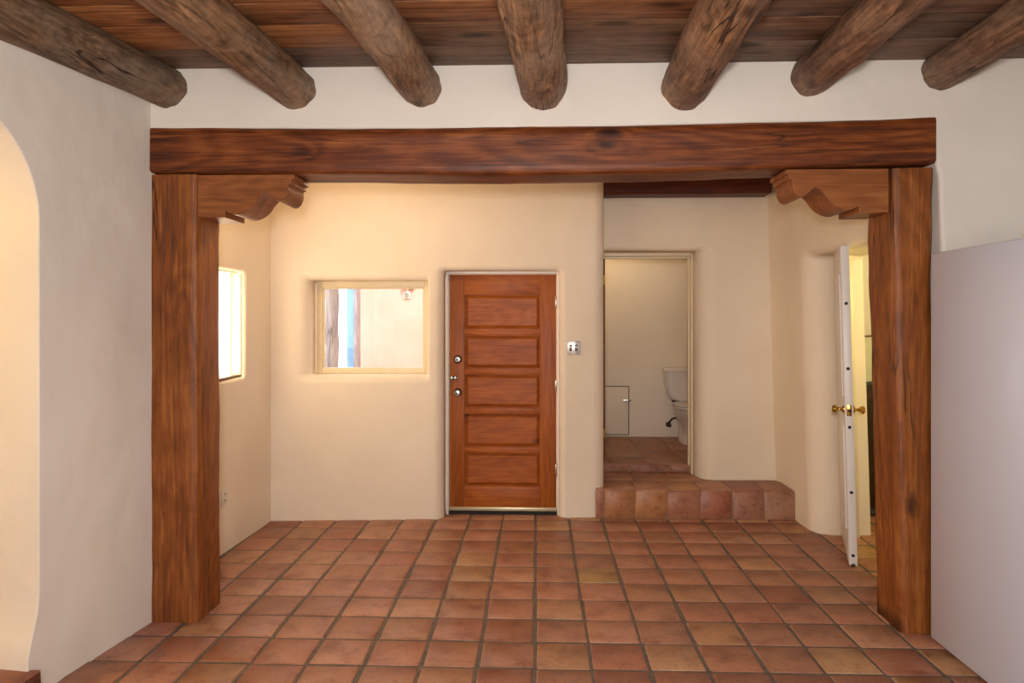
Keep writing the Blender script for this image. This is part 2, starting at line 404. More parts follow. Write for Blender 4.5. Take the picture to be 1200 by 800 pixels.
# left wall of the far room
Sd0, Sd1 = (-2.20, 5.95), (-2.295, 3.9)
def ys(Y): return (Sd0[1] - Y) * 1.001
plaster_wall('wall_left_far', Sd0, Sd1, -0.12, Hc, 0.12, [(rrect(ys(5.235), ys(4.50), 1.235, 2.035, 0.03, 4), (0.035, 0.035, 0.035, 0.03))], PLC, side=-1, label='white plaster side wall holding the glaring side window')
# wall round the bathroom doorway
Al0, Al1 = (0.45, 6.215), (2.45, 6.285)
aloop = rrect(0.13, 0.985, 0.15, 2.285, 0.03, 4)
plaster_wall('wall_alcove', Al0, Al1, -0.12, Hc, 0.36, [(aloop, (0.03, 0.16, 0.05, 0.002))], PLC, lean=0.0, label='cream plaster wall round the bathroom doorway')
# right wall of the far room with the store room door
Rw0, Rw1 = (2.115, 6.55), (2.225, 3.95)
def rs(Y): return (Rw0[1] - Y) * 1.001
rloop = rrect(rs(5.47), rs(4.62), -0.06, 2.165, 0.05, 5)
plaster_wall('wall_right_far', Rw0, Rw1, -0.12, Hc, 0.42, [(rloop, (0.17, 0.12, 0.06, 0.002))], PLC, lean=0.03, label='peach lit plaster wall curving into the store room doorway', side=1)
# front room shell behind the camera
plaster_wall('wall_right', (3.6, 4.0), (3.6, -2.45), -0.12, Hc + 0.02, 0.2, [], PL, side=1, label='plain white plaster wall of the front room')
plaster_wall('wall_rear', (3.7, -2.4), (-3.1, -2.4), -0.12, Hc + 0.02, 0.2, [(rrect(2.2, 4.8, 1.0, 2.5, 0.03, 4), (0.05, 0.05, 0.05, 0.05))], PL, side=1, label='white plaster wall with the wide added front room window')
# bathroom shell
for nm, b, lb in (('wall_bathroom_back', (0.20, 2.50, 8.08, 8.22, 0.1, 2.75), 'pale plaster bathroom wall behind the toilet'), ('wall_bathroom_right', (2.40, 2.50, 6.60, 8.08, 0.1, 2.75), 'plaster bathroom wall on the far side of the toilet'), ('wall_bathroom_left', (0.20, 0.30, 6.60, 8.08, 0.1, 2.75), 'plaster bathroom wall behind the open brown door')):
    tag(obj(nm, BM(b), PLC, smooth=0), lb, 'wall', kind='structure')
tag(obj('ceiling_bathroom', BM((0.20, 2.50, 6.58, 8.22, 2.75, 2.85)), PL, smooth=0), 'plain white bathroom ceiling', 'ceiling', kind='structure')
# store room shell
sw = BM((2.4, 4.3, 6.38, 6.5, -0.1, 2.8), (4.2, 4.3, 4.1, 6.38, -0.1, 2.8), (2.6, 4.3, 4.09, 4.2, -0.1, 2.8))
tag(obj('wall_store_room', sw, PL, smooth=0), 'yellow lit store room wall beyond the open white door', 'wall', kind='structure')
# room beyond the arch
sw = BM((-5.1, -5.0, -0.5, 3.72, -0.1, 2.9), (-5.0, -2.5, 3.62, 3.72, -0.1, 2.9), (-5.0, -3.2, -0.5, -0.4, -0.1, 2.9))
tag(obj('wall_passage', sw, PL, smooth=0), 'yellow lit plaster wall of the room beyond the arch', 'wall', kind='structure')
tag(obj('ceiling_passage', BM((-5.1, -2.6, -0.5, 3.72, 2.9, 3.0)), PL, smooth=0), 'white ceiling of the room beyond the arch', 'ceiling', kind='structure')
tag(obj('floor_passage', BM((-5.1, -4.2, -0.5, 3.72, -0.12, 0.0)), TILE, smooth=0), 'terracotta floor of the room beyond the arch', 'floor', kind='structure')
tag(obj('ceiling_back_room', BM((-2.6, 4.35, 4.05, 6.62, 2.98, 3.15)), PL, smooth=0), 'white plaster ceiling of the far room', 'ceiling', kind='structure')

# ceiling of boards over the front room
ceil = obj('ceiling', BM((-3.3, 3.8, -2.6, 4.0, 3.075, 3.2)), DARKM, smooth=0)
tag(ceil, 'ceiling of wide brown and grey rough boards', 'ceiling', kind='structure')
edgesY = [3.80, 3.49, 3.215, 2.99]
while edgesY[-1] > -2.4: edgesY.append(edgesY[-1] - rng.uniform(0.22, 0.29))
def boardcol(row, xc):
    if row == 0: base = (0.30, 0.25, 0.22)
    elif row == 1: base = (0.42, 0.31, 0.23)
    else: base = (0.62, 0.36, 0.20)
    if xc > 1.0: base = (0.30, 0.26, 0.24) if row < 2 else (0.36, 0.28, 0.23)  # right-hand boards coloured darker for the weaker light there
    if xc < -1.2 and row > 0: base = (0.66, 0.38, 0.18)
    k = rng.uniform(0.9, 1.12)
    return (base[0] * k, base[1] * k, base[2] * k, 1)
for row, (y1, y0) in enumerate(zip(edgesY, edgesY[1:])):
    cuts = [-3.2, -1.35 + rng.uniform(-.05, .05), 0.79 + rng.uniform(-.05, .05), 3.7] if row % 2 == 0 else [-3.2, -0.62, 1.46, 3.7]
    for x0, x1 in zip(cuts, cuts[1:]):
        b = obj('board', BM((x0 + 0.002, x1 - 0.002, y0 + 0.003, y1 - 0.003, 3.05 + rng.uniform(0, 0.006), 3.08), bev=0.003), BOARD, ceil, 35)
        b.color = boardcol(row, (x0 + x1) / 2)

# ---------------------------------------------------------------- log beams
def log_beam(X0, zc, r, slope, label, col, seed):
    bm = bmesh.new(); rings = []; n = 48; y = 3.79
    rr = random.Random(seed); sd = Vector((seed * 3.7, seed * 1.3, seed * 2.1))
    lumps = [(rr.uniform(2.4, 3.5), rr.uniform(0, 6.28), rr.uniform(0.005, 0.012)) for _ in range(7)]
    while y > -2.35:
        xc = X0 - slope * (3.74 - y) + 0.012 * noise.noise(Vector((y * 1.1, seed, 0)))
        zz = zc + 0.008 * noise.noise(Vector((y * 0.9, seed, 5)))
        rad = r * (1 + 0.02 * (3.7 - y))
        if y > 3.77: rad *= 0.9
        ring = []
        for k in range(n):
            a = 2 * math.pi * k / n
            p = Vector((math.cos(a) * 2.2, y * 2.6, math.sin(a) * 2.2)) + sd
            q = Vector((math.cos(a) * 6, y * 5, math.sin(a) * 6)) + sd
            d = 0.010 * noise.noise(p) + 0.002 * noise.noise(q)
            for ly, la, lh in lumps:
                da = (a - la + math.pi) % (2 * math.pi) - math.pi
                d += lh * math.exp(-((y - ly) / 0.06) ** 2 - (da / 0.35) ** 2)
            rk = rad + d
            ring.append(Vector((xc + rk * math.cos(a), y, min(zz + rk * math.sin(a), 3.049))))
        rings.append(ring); y -= 0.03 if y > 2.3 else 0.2
    loft(bm, rings)
    o = obj('log_beam', bm, LOG, None, 60); o.color = col
    return tag(o, label, 'beam', 'log beams under the ceiling')
log_beam(-2.045, 2.955, 0.112, 0.17, 'dark weathered log beam running tight along the left arch wall', (0.62, 0.58, 0.52, 1), 1)
log_beam(-1.325, 2.940, 0.110, 0.074, 'weathered brown log beam, second counting from the arch wall', (0.80, 0.68, 0.56, 1), 2)
log_beam(-0.632, 2.940, 0.110, 0.071, 'grey brown log beam, third counting from the arch wall', (0.95, 0.83, 0.72, 1), 3)
log_beam(0.032, 2.926, 0.124, 0.064, 'thick pale grey log beam with a knot, middle of the seven', (1.15, 1.0, 0.88, 1), 4)
log_beam(0.785, 2.922, 0.124, 0.027, 'thick reddish brown log beam, third counting from the refrigerator', (1.0, 0.80, 0.66, 1), 5)
log_beam(1.457, 2.970, 0.106, 0.006, 'smooth dark brown log beam above the right carved corbel', (0.78, 0.62, 0.54, 1), 6)
log_beam(2.130, 2.985, 0.100, 0.030, 'dark brown log beam that ends above the refrigerator', (0.72, 0.58, 0.50, 1), 7)

# ---------------------------------------------------------------- timber frame: header, posts, corbels
def section(hw, hh, c, n=7):
    """closed rectangle outline with slightly rounded arrises"""
    pts = []
    for (ax, az, bx, bz) in ((-hw + c, -hh, hw - c, -hh), (hw, -hh + c, hw, hh - c), (hw - c, hh, -hw + c, hh), (-hw, hh - c, -hw, -hh + c)):
        for k in range(n): t = k / (n - 1); pts.append((ax + (bx - ax) * t, az + (bz - az) * t))
    return pts
def rough_timber(name, p0, p1, wfun, mat, seed, amp=0.006, c=0.014, step=0.06, up='z'):
    """hewn timber: wfun(t) gives (half width, half depth, shift u, shift v)"""
    p0 = Vector(p0); p1 = Vector(p1); d = (p1 - p0); L = d.length; d.normalize()
    u = Vector((0, 1, 0)) if abs(d.y) < 0.5 else Vector((1, 0, 0)); v = d.cross(u)
    N_ = max(4, int(L / step)); bm = bmesh.new(); rings = []
    for i in range(N_ + 1):
        t = i / N_; hw, hh, su, sv = wfun(t); ring = []
        for a, b in section(hw, hh, c):
            q = p0 + d * (L * t)
            no = Vector((a / hw, b / hh)); 
            s1 = noise.noise(Vector((a * 5, b * 5, L * t * 1.6 + seed * 9))) * amp + noise.noise(Vector((a * 14, b * 14, L * t * 6 + seed * 5))) * amp * 0.5
            ring.append(q + u * (a + su + no.x * s1) + v * (b + sv + no.y * s1))
        rings.append(ring)
    loft(bm, rings)
    return obj(name, bm, mat, None, 60)
# header: u = world Y, v = d x u = x cross y = z
o = rough_timber('header_beam', (-2.150, 3.905, 2.60), (2.106, 3.905, 2.60), lambda t: (0.148, 0.125 - 0.004 * math.sin(t * 9), 0, 0.012 - 0.030 * math.sin(math.pi * t) + 0.014 * t), TIMBER_X, 1, amp=0.005)
tag(o, 'long reddish brown timber header beam resting on two posts', 'beam')
# posts: d = z, u = y, v = z cross y = -x
o = rough_timber('timber_post', (-2.01, 3.91, 0.0), (-2.012, 3.91, 2.475), lambda t: (0.138, 0.135, 0, 0.0), TIMBER_Z, 2, amp=0.007, c=0.012)
tag(o, 'brown hewn timber post standing against the plain arch wall', 'post', 'timber frame posts')
o = rough_timber('timber_post', (2.02, 3.925, 0.0), (1.993, 3.925, 2.482), lambda t: (0.14, 0.094 + 0.014 * t, 0, -0.012 * (1 - t)), TIMBER_Z, 3, amp=0.010, c=0.022)
tag(o, 'knotty brown timber post beside the white refrigerator', 'post', 'timber frame posts')
PROF = [(0, 0), (780, 0), (780, 38), (754, 38), (754, 76), (732, 76), (732, 112)]
PROF += [(731, 130), (724, 160), (711, 185), (692, 205), (668, 215), (645, 211), (622, 198), (600, 180), (582, 163), (566, 146), (556, 143)]
PROF += [(538, 147), (515, 162), (492, 186), (472, 214), (452, 242), (428, 267), (400, 288), (370, 304), (340, 314), (310, 318), (282, 315), (255, 304), (222, 288), (222, 340), (0, 338)]
def corbel(xpost, sgn, ztop, label, zr):
    bm = bmesh.new(); k = 1 / 1447
    pts = [(xpost + sgn * a * k, ztop - b * k) for a, b in PROF]
    y0, y1 = 3.775, 4.035
    A = [bm.verts.new((x, y0, z)) for x, z in pts]; B = [bm.verts.new((x, y1, z)) for x, z in pts]
    n = len(pts)
    for i in range(n): bm.faces.new((A[i], A[(i + 1) % n], B[(i + 1) % n], B[i]))
    bm.faces.new(A); bm.faces.new(B)
    o = obj('corbel', bm, CORBEL, None, 40)
    bv = o.modifiers.new('edge', 'BEVEL'); bv.width = 0.003; bv.segments = 2; bv.limit_method = 'ANGLE'; bv.angle_limit = math.radians(50)
    return tag(o, label, 'corbel', 'carved corbels of the timber frame')
corbel(-1.876, 1, 2.472, 'scroll carved brown wooden corbel on the post by the arch wall', 0)
corbel(1.868, -1, 2.478, 'scroll carved brown wooden corbel on the post by the refrigerator', 0)
o = rough_timber('lintel_beam', (0.50, 6.09, 2.875), (1.985, 6.09, 2.875), lambda t: (0.11, 0.13, 0, 0), DARKBEAM, 8, amp=0.003)
tag(o, 'dark red brown beam high above the bathroom doorway', 'beam')

# ---------------------------------------------------------------- steps
STEPB = plain('step_mortar', srgb(150, 120, 92), 0.9, var=0.2, scale=30, bump=0.4)
def vtile(w, h_, rng_):      # riser tile facing -Y
    return tile_mesh(w, h_, 0.012, rng_, Matrix.Rotation(math.radians(90), 4, 'X'))
bm = bmesh.new()
prism(bm, [(0.492, 5.872), (2.155, 5.872), (2.14, 6.24), (1.44, 6.60), (0.50, 6.60)], -0.05, 0.241)
step = obj('step', bm, STEPB, smooth=0); tag(step, 'terracotta tiled step before the bathroom doorway', 'step', kind='structure')
xs = [0.484, 0.553, 0.815, 1.083, 1.35, 1.622, 1.885, 2.148]
for i, (a, b) in enumerate(zip(xs, xs[1:])):
    c = [(1, .95, .9, 1), (1.15, 1.12, .75, 1), (1.15, 1.12, .75, 1), (1.05, 1, .9, 1), (.95, .80, .70, 1), (.95, .95, .95, 1), (.92, 1.05, 1.0, 1)][i]
    put('riser_tile', vtile(b - a - 0.010, 0.232, rng), ((a + b) / 2, 5.864, 0.121), step, c)
tr = [0.49, 0.56, 0.82, 1.09, 1.36, 1.625, 1.89, 2.135]
for i, (a, b) in enumerate(zip(tr, tr[1:])):
    put('tread_tile', tile_mesh(b - a - 0.010, 0.33, 0.012, rng), ((a + b) / 2, 6.028, 0.25), step, tint(rng) if i != 3 else (1.1, 1.2, .95, 1))
for a, b in ((0.56, 0.86), (0.86, 1.17), (1.17, 1.46)):
    put('tread_tile', tile_mesh(b - a - 0.010, 0.17, 0.012, rng), ((a + b) / 2, 6.284, 0.25), step, tint(rng))
    put('tread_tile', tile_mesh(b - a - 0.010, 0.165, 0.012, rng), ((a + b) / 2, 6.458, 0.25), step, tint(rng))
bfl = obj('floor_bathroom', BM((0.25, 2.45, 6.552, 8.1, 0.1, 0.311)), STEPB, smooth=0)
tag(bfl, 'terracotta tiled bathroom floor', 'floor', kind='structure')
for a, b in ((0.56, 0.86), (0.86, 1.24), (1.24, 1.50)):
    put('riser_tile', vtile(b - a - 0.010, 0.062, rng), ((a + b) / 2, 6.546, 0.283), bfl, tint(rng))
bt = [tile_mesh(0.345, 0.345, 0.012, rng) for _ in range(4)]
for iy in range(5):
    for ix in range(6):
        put('tile', bt[rng.randrange(4)], (0.50 + ix * 0.357, 6.73 + iy * 0.357 if iy < 4 else 8.0, 0.32) if iy < 4 else (0.50 + ix * 0.357, 8.1 - 0.06, 0.316), bfl, tint(rng))
# step in the arched passage
bm = BM((-3.6, -2.205, 2.08, 3.0, -0.02, 0.115)); stp = obj('step', bm, STEPB, smooth=0)
tag(stp, 'terracotta tiled step in the arched passage', 'step', kind='structure')
for i in range(5):
    for j in range(3):
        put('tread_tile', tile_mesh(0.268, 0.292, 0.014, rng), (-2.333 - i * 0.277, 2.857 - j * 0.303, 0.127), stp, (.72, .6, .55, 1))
for j in range(3):
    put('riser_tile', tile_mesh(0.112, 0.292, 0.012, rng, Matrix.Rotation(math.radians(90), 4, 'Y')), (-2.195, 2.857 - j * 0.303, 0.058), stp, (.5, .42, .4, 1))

# ---------------------------------------------------------------- far window and what lies outside
def window(name, label, X0, X1, z0, z1, Y, fw, fd, mat, mull=None):
    w = empty(name, ((X0 + X1) / 2, Y, z0)); tag(w, label, 'window', kind='structure')
    for (a, b, c, d) in ((X0, X0 + fw, z0, z1), (X1 - fw, X1, z0, z1), (X0 + fw, X1 - fw, z0, z0 + fw), (X0 + fw, X1 - fw, z1 - fw, z1)):
        obj('frame_rail', BM((a, b, Y, Y + fd, c, d), bev=0.004), mat, w)
    obj('pane', BM((X0 + fw * .8, X1 - fw * .8, Y + fd * 0.6, Y + fd * 0.6 + 0.004, z0 + fw * .8, z1 - fw * .8)), GLASS, w, 0)
    return w
w1 = window('window_1', 'cream framed window looking out on a peach courtyard wall', -1.905, -0.917, 1.205, 2.0, 5.925, 0.052, 0.045, CREAM)
obj('inner_stop', BM((-1.853, -1.838, 5.94, 5.965, 1.257, 1.948), (-0.984, -0.969, 5.94, 5.965, 1.257, 1.948), (-1.838, -0.984, 5.94, 5.965, 1.933, 1.948)), CREAM, w1)
w2 = empty('window_2', (-2.28, 4.87, 1.235)); tag(w2, 'glaring side window beside the left timber post', 'window', kind='structure')
def sx(Y): return -2.20 - (5.95 - Y) * 0.0463 - 0.045
for (ya, yb, za, zb) in ((4.50, 4.52, 1.235, 2.035), (5.226, 5.235, 1.235, 2.035), (4.52, 5.226, 2.025, 2.035)):
    obj('frame_rail', BM((sx(ya) - 0.02, sx(ya) + 0.015, ya, yb, za, zb)), CREAM, w2)
obj('sill', BM((sx(4.87) - 0.03, sx(4.87) + 0.035, 4.50, 5.235, 1.228, 1.252)), BROWN, w2)
obj('pane', BM((sx(4.87) - 0.012, sx(4.87) - 0.008, 4.515, 5.228, 1.25, 2.028)), GLASS, w2, 0)
w3 = window('window_3', 'added unseen wide cream framed window in the rear wall of the front room', -1.08, 1.48, 1.0, 2.5, -2.52, 0.06, 0.05, CREAM)  # window added for light from behind the camera

tag(obj('wall_courtyard', BM((-2.30, 0.19, 8.62, 8.9, -0.3, 3.4), bev=0.03), STUCCO), 'sunlit peach stucco courtyard wall outside the window', 'wall', kind='structure')
tag(obj('ground', BM((-14, 14, -14, 22, -0.4, -0.2)), GROUND, smooth=0), 'pale gravel courtyard ground', 'ground', kind='structure')
def post_carved(x, y, r, z0, z1):
    bm = bmesh.new(); rings = []
    for i in range(90):
        z = z0 + (z1 - z0) * i / 89; ring = []
        for k in range(24):
            a = 2 * math.pi * k / 24; rk = r * (1 + 0.06 * math.sin(3 * a + z * 14))
            ring.append(Vector((x + rk * math.cos(a), y + rk * math.sin(a), z)))
        rings.append(ring)
    loft(bm, rings); return bm
tag(obj('porch_post', post_carved(-2.06, 6.9, 0.066, -0.2, 3.0), GREYW, None, 60), 'grey weathered twisted wooden porch post outside the window', 'post')
pb = empty('porch_post', (-2.26, 8.3, -0.2)); tag(pb, 'pale blue painted porch post next to the peach wall', 'post')
obj('shaft', BM((-2.285, -2.190, 8.24, 8.34, -0.2, 3.0), bev=0.008), BLUE, pb)
obj('edge_board', BM((-2.189, -2.155, 8.20, 8.40, -0.2, 3.0), bev=0.004), GREYW, pb)
ls = empty('porch_lamp', (-1.62, 8.60, 1.93)); tag(ls, 'small white porch lamp and box on the peach wall', 'lamp')
obj('box', BM((-1.675, -1.585, 8.60, 8.62, 1.925, 2.015), bev=0.006), PLWHITE, ls)
bm = bmesh.new(); lathe(bm, [(0.0, 0), (0.03, 0), (0.03, 0.012), (0.0, 0.012)], (-1.63, 8.60, 1.97), (0, -1, 0)); obj('dial', bm, CHROME, ls)
bm = bmesh.new(); lathe(bm, [(0.0, 0), (0.036, 0.0), (0.04, 0.03), (0.035, 0.16), (0.0, 0.17)], (-1.66, 8.575, 2.045), (0, 0, 1)); obj('shade', bm, PLWHITE, ls)
obj('arm', BM((-1.60, -1.54, 8.585, 8.62, 2.04, 2.08), bev=0.005), plain('rust_metal', srgb(160, 70, 40), 0.6), ls)

# ---------------------------------------------------------------- entrance door
X0, X1, Z0, Z1, YD = -0.757, 0.161, 0.045, 2.056, 5.975
d1 = empty('door_1', ((X0 + X1) / 2, YD, 0)); tag(d1, 'reddish brown wooden entrance door with five raised panels', 'door', kind='structure')
SL, SR = 0.125, 0.137
pz = [(1.586, 1.886), (1.248, 1.534), (0.910, 1.197), (0.572, 0.859), (0.235, 0.521)]
obj('stile', BM((X0, X0 + SL, YD, YD + 0.045, Z0, Z1), bev=0.003), DOORW_Z, d1)
obj('stile', BM((X1 - SR, X1, YD, YD + 0.045, Z0, Z1), bev=0.003), DOORW_Z, d1)
zz = [Z1] + [v for a, b in pz for v in (b, a)] + [Z0]
for k in range(0, len(zz), 2):
    obj('rail', BM((X0 + SL, X1 - SR, YD, YD + 0.045, zz[k + 1], zz[k]), bev=0.002), DOORW_X, d1)
for a, b in pz:
    bm = bmesh.new(); xa, xb = X0 + SL, X1 - SR
    def rc(i, y): return [Vector((xa + i, y, a + i)), Vector((xb - i, y, a + i)), Vector((xb - i, y, b - i)), Vector((xa + i, y, b - i))]
    loft(bm, [rc(0, YD + 0.042), rc(0, YD + 0.026), rc(0.007, YD + 0.026), rc(0.034, YD + 0.009), rc(0.036, YD + 0.009)])
    obj('panel', bm, DOORW_X, d1, 25)
obj('kick_strip', BM((X0 - 0.002, X1 + 0.002, YD - 0.012, YD + 0.03, 0.026, 0.058), bev=0.004), PALEBRASS, d1)
obj('threshold', BM((X0 - 0.03, X1 + 0.03, YD - 0.03, YD + 0.10, -0.01, 0.020)), BLACK, d1)  # black strip paints the shade of the gap under the door
def knob_set(par, x, z, kind):
    bm = bmesh.new(); lathe(bm, [(0, 0), (0.036, 0), (0.036, 0.006), (0.030, 0.012), (0, 0.012)], (x, YD, z), (0, -1, 0)); ro = obj('rosette', bm, DARKM, par)
    bm = bmesh.new()
    if kind == 'knob': lathe(bm, [(0, 0.01), (0.012, 0.01), (0.012, 0.03), (0.026, 0.04), (0.031, 0.055), (0.024, 0.068), (0.012, 0.071), (0, 0.071)], (x, YD, z), (0, -1, 0))
    else: lathe(bm, [(0, 0.01), (0.026, 0.01), (0.027, 0.022), (0.020, 0.03), (0, 0.031)], (x, YD, z), (0, -1, 0))
    k = obj(kind, bm, CHROME, ro)
    bm = bmesh.new(); lathe(bm, [(0, 0.0), (0.008, 0.0), (0.008, 0.004), (0, 0.004)], (x, YD - (0.071 if kind == 'knob' else 0.031), z), (0, -1, 0)); obj('keyhole', bm, DARKM, ro)
knob_set(d1, -0.688, 1.328, 'deadbolt'); knob_set(d1, -0.688, 1.043, 'knob')
bo = obj('slide_bolt', BM((-0.752, -0.695, YD - 0.006, YD, 1.150, 1.182), bev=0.002), DARKM, d1)
bm = bmesh.new(); tube(bm, [(-0.750, YD - 0.014, 1.166), (-0.69, YD - 0.014, 1.166)], 0.006); obj('bolt_rod', bm, CHROME, bo)
obj('bolt_keeper', BM((-0.745, -0.735, YD - 0.022, YD, 1.150, 1.182), (-0.715, -0.705, YD - 0.022, YD, 1.150, 1.182), bev=0.001), CHROME, bo)
for z in (1.77, 1.05, 0.33):
    h_ = obj('hinge', BM((0.150, 0.172, YD - 0.006, YD, z, z + 0.10), bev=0.001), CHROME, d1)
    bm = bmesh.new(); tube(bm, [(0.164, YD - 0.008, z - 0.004), (0.164, YD - 0.008, z + 0.104)], 0.007); obj('pin', bm, CHROME, h_)
t1 = empty('trim_1', (-0.3, YD, 0)); tag(t1, 'thin white painted jamb round the entrance door', 'trim', kind='structure')
for (a, b, c, d) in ((-0.785, -0.763, -0.01, 2.083), (0.167, 0.187, -0.01, 2.083), (-0.763, 0.167, 2.062, 2.083)):
    obj('jamb', BM((a, b, YD - 0.035, YD + 0.12, c, d), bev=0.002), JAMBW, t1)

# light switch
sy = 5.893 - (0.47 - 0.302) * (bS.y / bS.x)
sw_ = empty('light_switch', (0.302, sy, 1.374)); tag(sw_, 'small metal double light switch plate on the plaster pier', 'switch')
obj('plate', BM((0.246, 0.358, sy - 0.012, sy + 0.01, 1.374, 1.492), bev=0.004), PLATE, sw_)
for x in (0.279, 0.325):
    obj('slot', BM((x - 0.011, x + 0.011, sy - 0.0135, sy, 1.405, 1.461)), DARKM, sw_)
    obj('toggle', BM((x - 0.006, x + 0.006, sy - 0.028, sy, 1.428, 1.450), bev=0.002), PLWHITE, sw_)
    for z in (1.387, 1.479):
        bm = bmesh.new(); lathe(bm, [(0, 0), (0.004, 0), (0.003, 0.002), (0, 0.002)], (x, sy - 0.012, z), (0, -1, 0), 8); obj('screw', bm, DARKM, sw_)
# wall outlet on the left far wall
ox = -2.20 - (5.95 - 4.906) * 0.0463
ol = empty('wall_outlet', (ox, 4.906, 0.34)); tag(ol, 'small white wall outlet low beside the left timber post', 'outlet')
obj('plate', BM((ox - 0.01, ox + 0.008, 4.87, 4.942, 0.338, 0.454), bev=0.003), PLWHITE, ol)
for z in (0.362, 0.408):
    s_ = obj('socket', BM((ox, ox + 0.0105, 4.890, 4.922, z, z + 0.026), bev=0.001), PLATE, ol)
    obj('slot', BM((ox, ox + 0.0115, 4.898, 4.901, z + 0.008, z + 0.02), (ox, ox + 0.0115, 4.911, 4.914, z + 0.008, z + 0.02)), BLACK, s_)

# ---------------------------------------------------------------- bathroom
t2 = empty('trim_2', (1.0, 6.5, 0.25)); tag(t2, 'thin cream door frame of the bathroom doorway', 'trim', kind='structure')
for (a, b, c, d) in ((0.575, 0.60, 0.30, 2.29), (1.412, 1.437, 0.22, 2.29), (0.60, 1.412, 2.255, 2.29)):
    obj('jamb', BM((a, b, 6.46, 6.60, c, d), bev=0.003), CREAM, t2)
for (a, b, c, d) in ((1.396, 1.412, 0.32, 2.255), (0.60, 1.396, 2.235, 2.255)):
    obj('door_stop', BM((a, b, 6.51, 6.55, c, d), bev=0.002), CREAM, t2)
Mh = Matrix.Translation((0.637, 6.605, 0)) @ Matrix.Rotation(math.radians(94), 4, 'Z')
d3 = empty('door_3', (0.602, 6.605, 0.33)); tag(d3, 'dark brown bathroom door standing open edge on', 'door', kind='structure')
obj('slab', BM((0.0, 0.76, 0.0, 0.038, 0.335, 2.25), M=Mh, bev=0.003), DOORW_D, d3)
for z in (0.55, 2.0): obj('hinge', BM((-0.012, 0.0, 0.0, 0.03, z, z + 0.09), M=Mh), BRASS, d3)
bm = bmesh.new(); q = Mh @ Vector((0.70, 0.0, 1.30)); lathe(bm, [(0, 0), (0.03, 0), (0.012, 0.01), (0.012, 0.03), (0.028, 0.045), (0.026, 0.065), (0, 0.07)], q, Mh.to_3x3() @ Vector((0, -1, 0))); obj('knob', bm, BRASS, d3)

ap = empty('access_panel', (0.90, 8.08, 0.33)); tag(ap, 'small white access hatch low in the bathroom wall', 'hatch')
obj('recess', BM((0.62, 1.056, 8.070, 8.079, 0.335, 0.90)), DARKM, ap, 0)
obj('hatch_door', BM((0.63, 1.046, 8.060, 8.0785, 0.345, 0.892), bev=0.002), HATCH, ap)
lt = obj('latch', BM((0.985, 1.075, 8.046, 8.064, 0.725, 0.745), bev=0.003), CHROME, ap)
bm = bmesh.new(); lathe(bm, [(0, 0), (0.016, 0), (0.012, 0.014), (0, 0.016)], (1.035, 8.05, 0.735), (0, -1, 0), 12); obj('latch_knob', bm, CHROME, lt)

TX, TF = 1.672, 0.322
to = empty('toilet', (TX, 7.75, TF)); tag(to, 'pale porcelain toilet half hidden by the bathroom door frame', 'toilet')
def sup(a, b, cx, cy, z, n=28, p=2.6):
    out = []
    for k in range(n):
        t = 2 * math.pi * k / n; c, s_ = math.cos(t), math.sin(t)
        out.append(Vector((cx + a * math.copysign(abs(c) ** (2 / p), c), cy + b * math.copysign(abs(s_) ** (2 / p), s_), z)))
    return out
bm = bmesh.new(); loft(bm, [sup(a, b, TX, 7.955, TF + z, p=5) for a, b, z in ((0.13, 0.075, 0.43), (0.175, 0.085, 0.45), (0.205, 0.092, 0.50), (0.228, 0.10, 0.60), (0.238, 0.104, 0.755))]); obj('tank', bm, PORC, to, 50)
bm = bmesh.new(); loft(bm, [sup(a, b, TX, 7.952, TF + z, p=5) for a, b, z in ((0.244, 0.110, 0.755), (0.248, 0.114, 0.765), (0.248, 0.114, 0.785), (0.240, 0.106, 0.797))]); obj('tank_lid', bm, PORC, to, 50)
bm = bmesh.new(); loft(bm, [sup(a, b, TX, cy, TF + z) for a, b, cy, z in ((0.115, 0.24, 7.72, 0.0), (0.112, 0.235, 7.72, 0.03), (0.10, 0.21, 7.74, 0.10), (0.11, 0.21, 7.73, 0.19), (0.15, 0.23, 7.68, 0.27), (0.178, 0.25, 7.64, 0.34), (0.185, 0.26, 7.63, 0.385))]); obj('bowl', bm, PORC, to, 60)
bm = bmesh.new(); loft(bm, [sup(a, b, TX, 7.63, TF + z) for a, b, z in ((0.182, 0.255, 0.387), (0.190, 0.262, 0.392), (0.190, 0.262, 0.402), (0.184, 0.256, 0.408))]); obj('seat', bm, PORC, to, 60)
bm = bmesh.new(); loft(bm, [sup(a, b, TX, 7.635, TF + z) for a, b, z in ((0.184, 0.255, 0.410), (0.190, 0.260, 0.415), (0.188, 0.258, 0.428), (0.16, 0.23, 0.434))]); obj('lid', bm, PORC, to, 60)
bm = bmesh.new(); tube(bm, [(1.80, 7.85, TF + 0.72), (1.80, 7.82, TF + 0.72), (1.86, 7.815, TF + 0.715)], 0.008); obj('flush_handle', bm, CHROME, to)
bm = bmesh.new(); lathe(bm, [(0, 0), (0.03, 0), (0.03, 0.008), (0.012, 0.01), (0.012, 0.06), (0.022, 0.06), (0.022, 0.085), (0, 0.085)], (1.505, 8.08, 0.46), (0, -1, 0), 14); vv = obj('supply_valve', bm, DARKM, to)
bm = bmesh.new(); tube(bm, [(1.505, 8.03, 0.465), (1.51, 8.02, 0.50), (1.535, 8.0, 0.535), (1.57, 7.97, 0.55), (1.60, 7.95, 0.60), (1.575, 7.95, 0.68), (1.545, 7.95, 0.76)], 0.011); obj('supply_hose', bm, DARKM, to)
bm = bmesh.new(); lathe(bm, [(0, 0), (0.014, 0), (0.014, 0.05), (0.026, 0.055), (0.026, 0.085), (0, 0.085)], (1.545, 7.95, 0.69), (0, 0, 1), 14); obj('tank_nut', bm, DARKM, to)
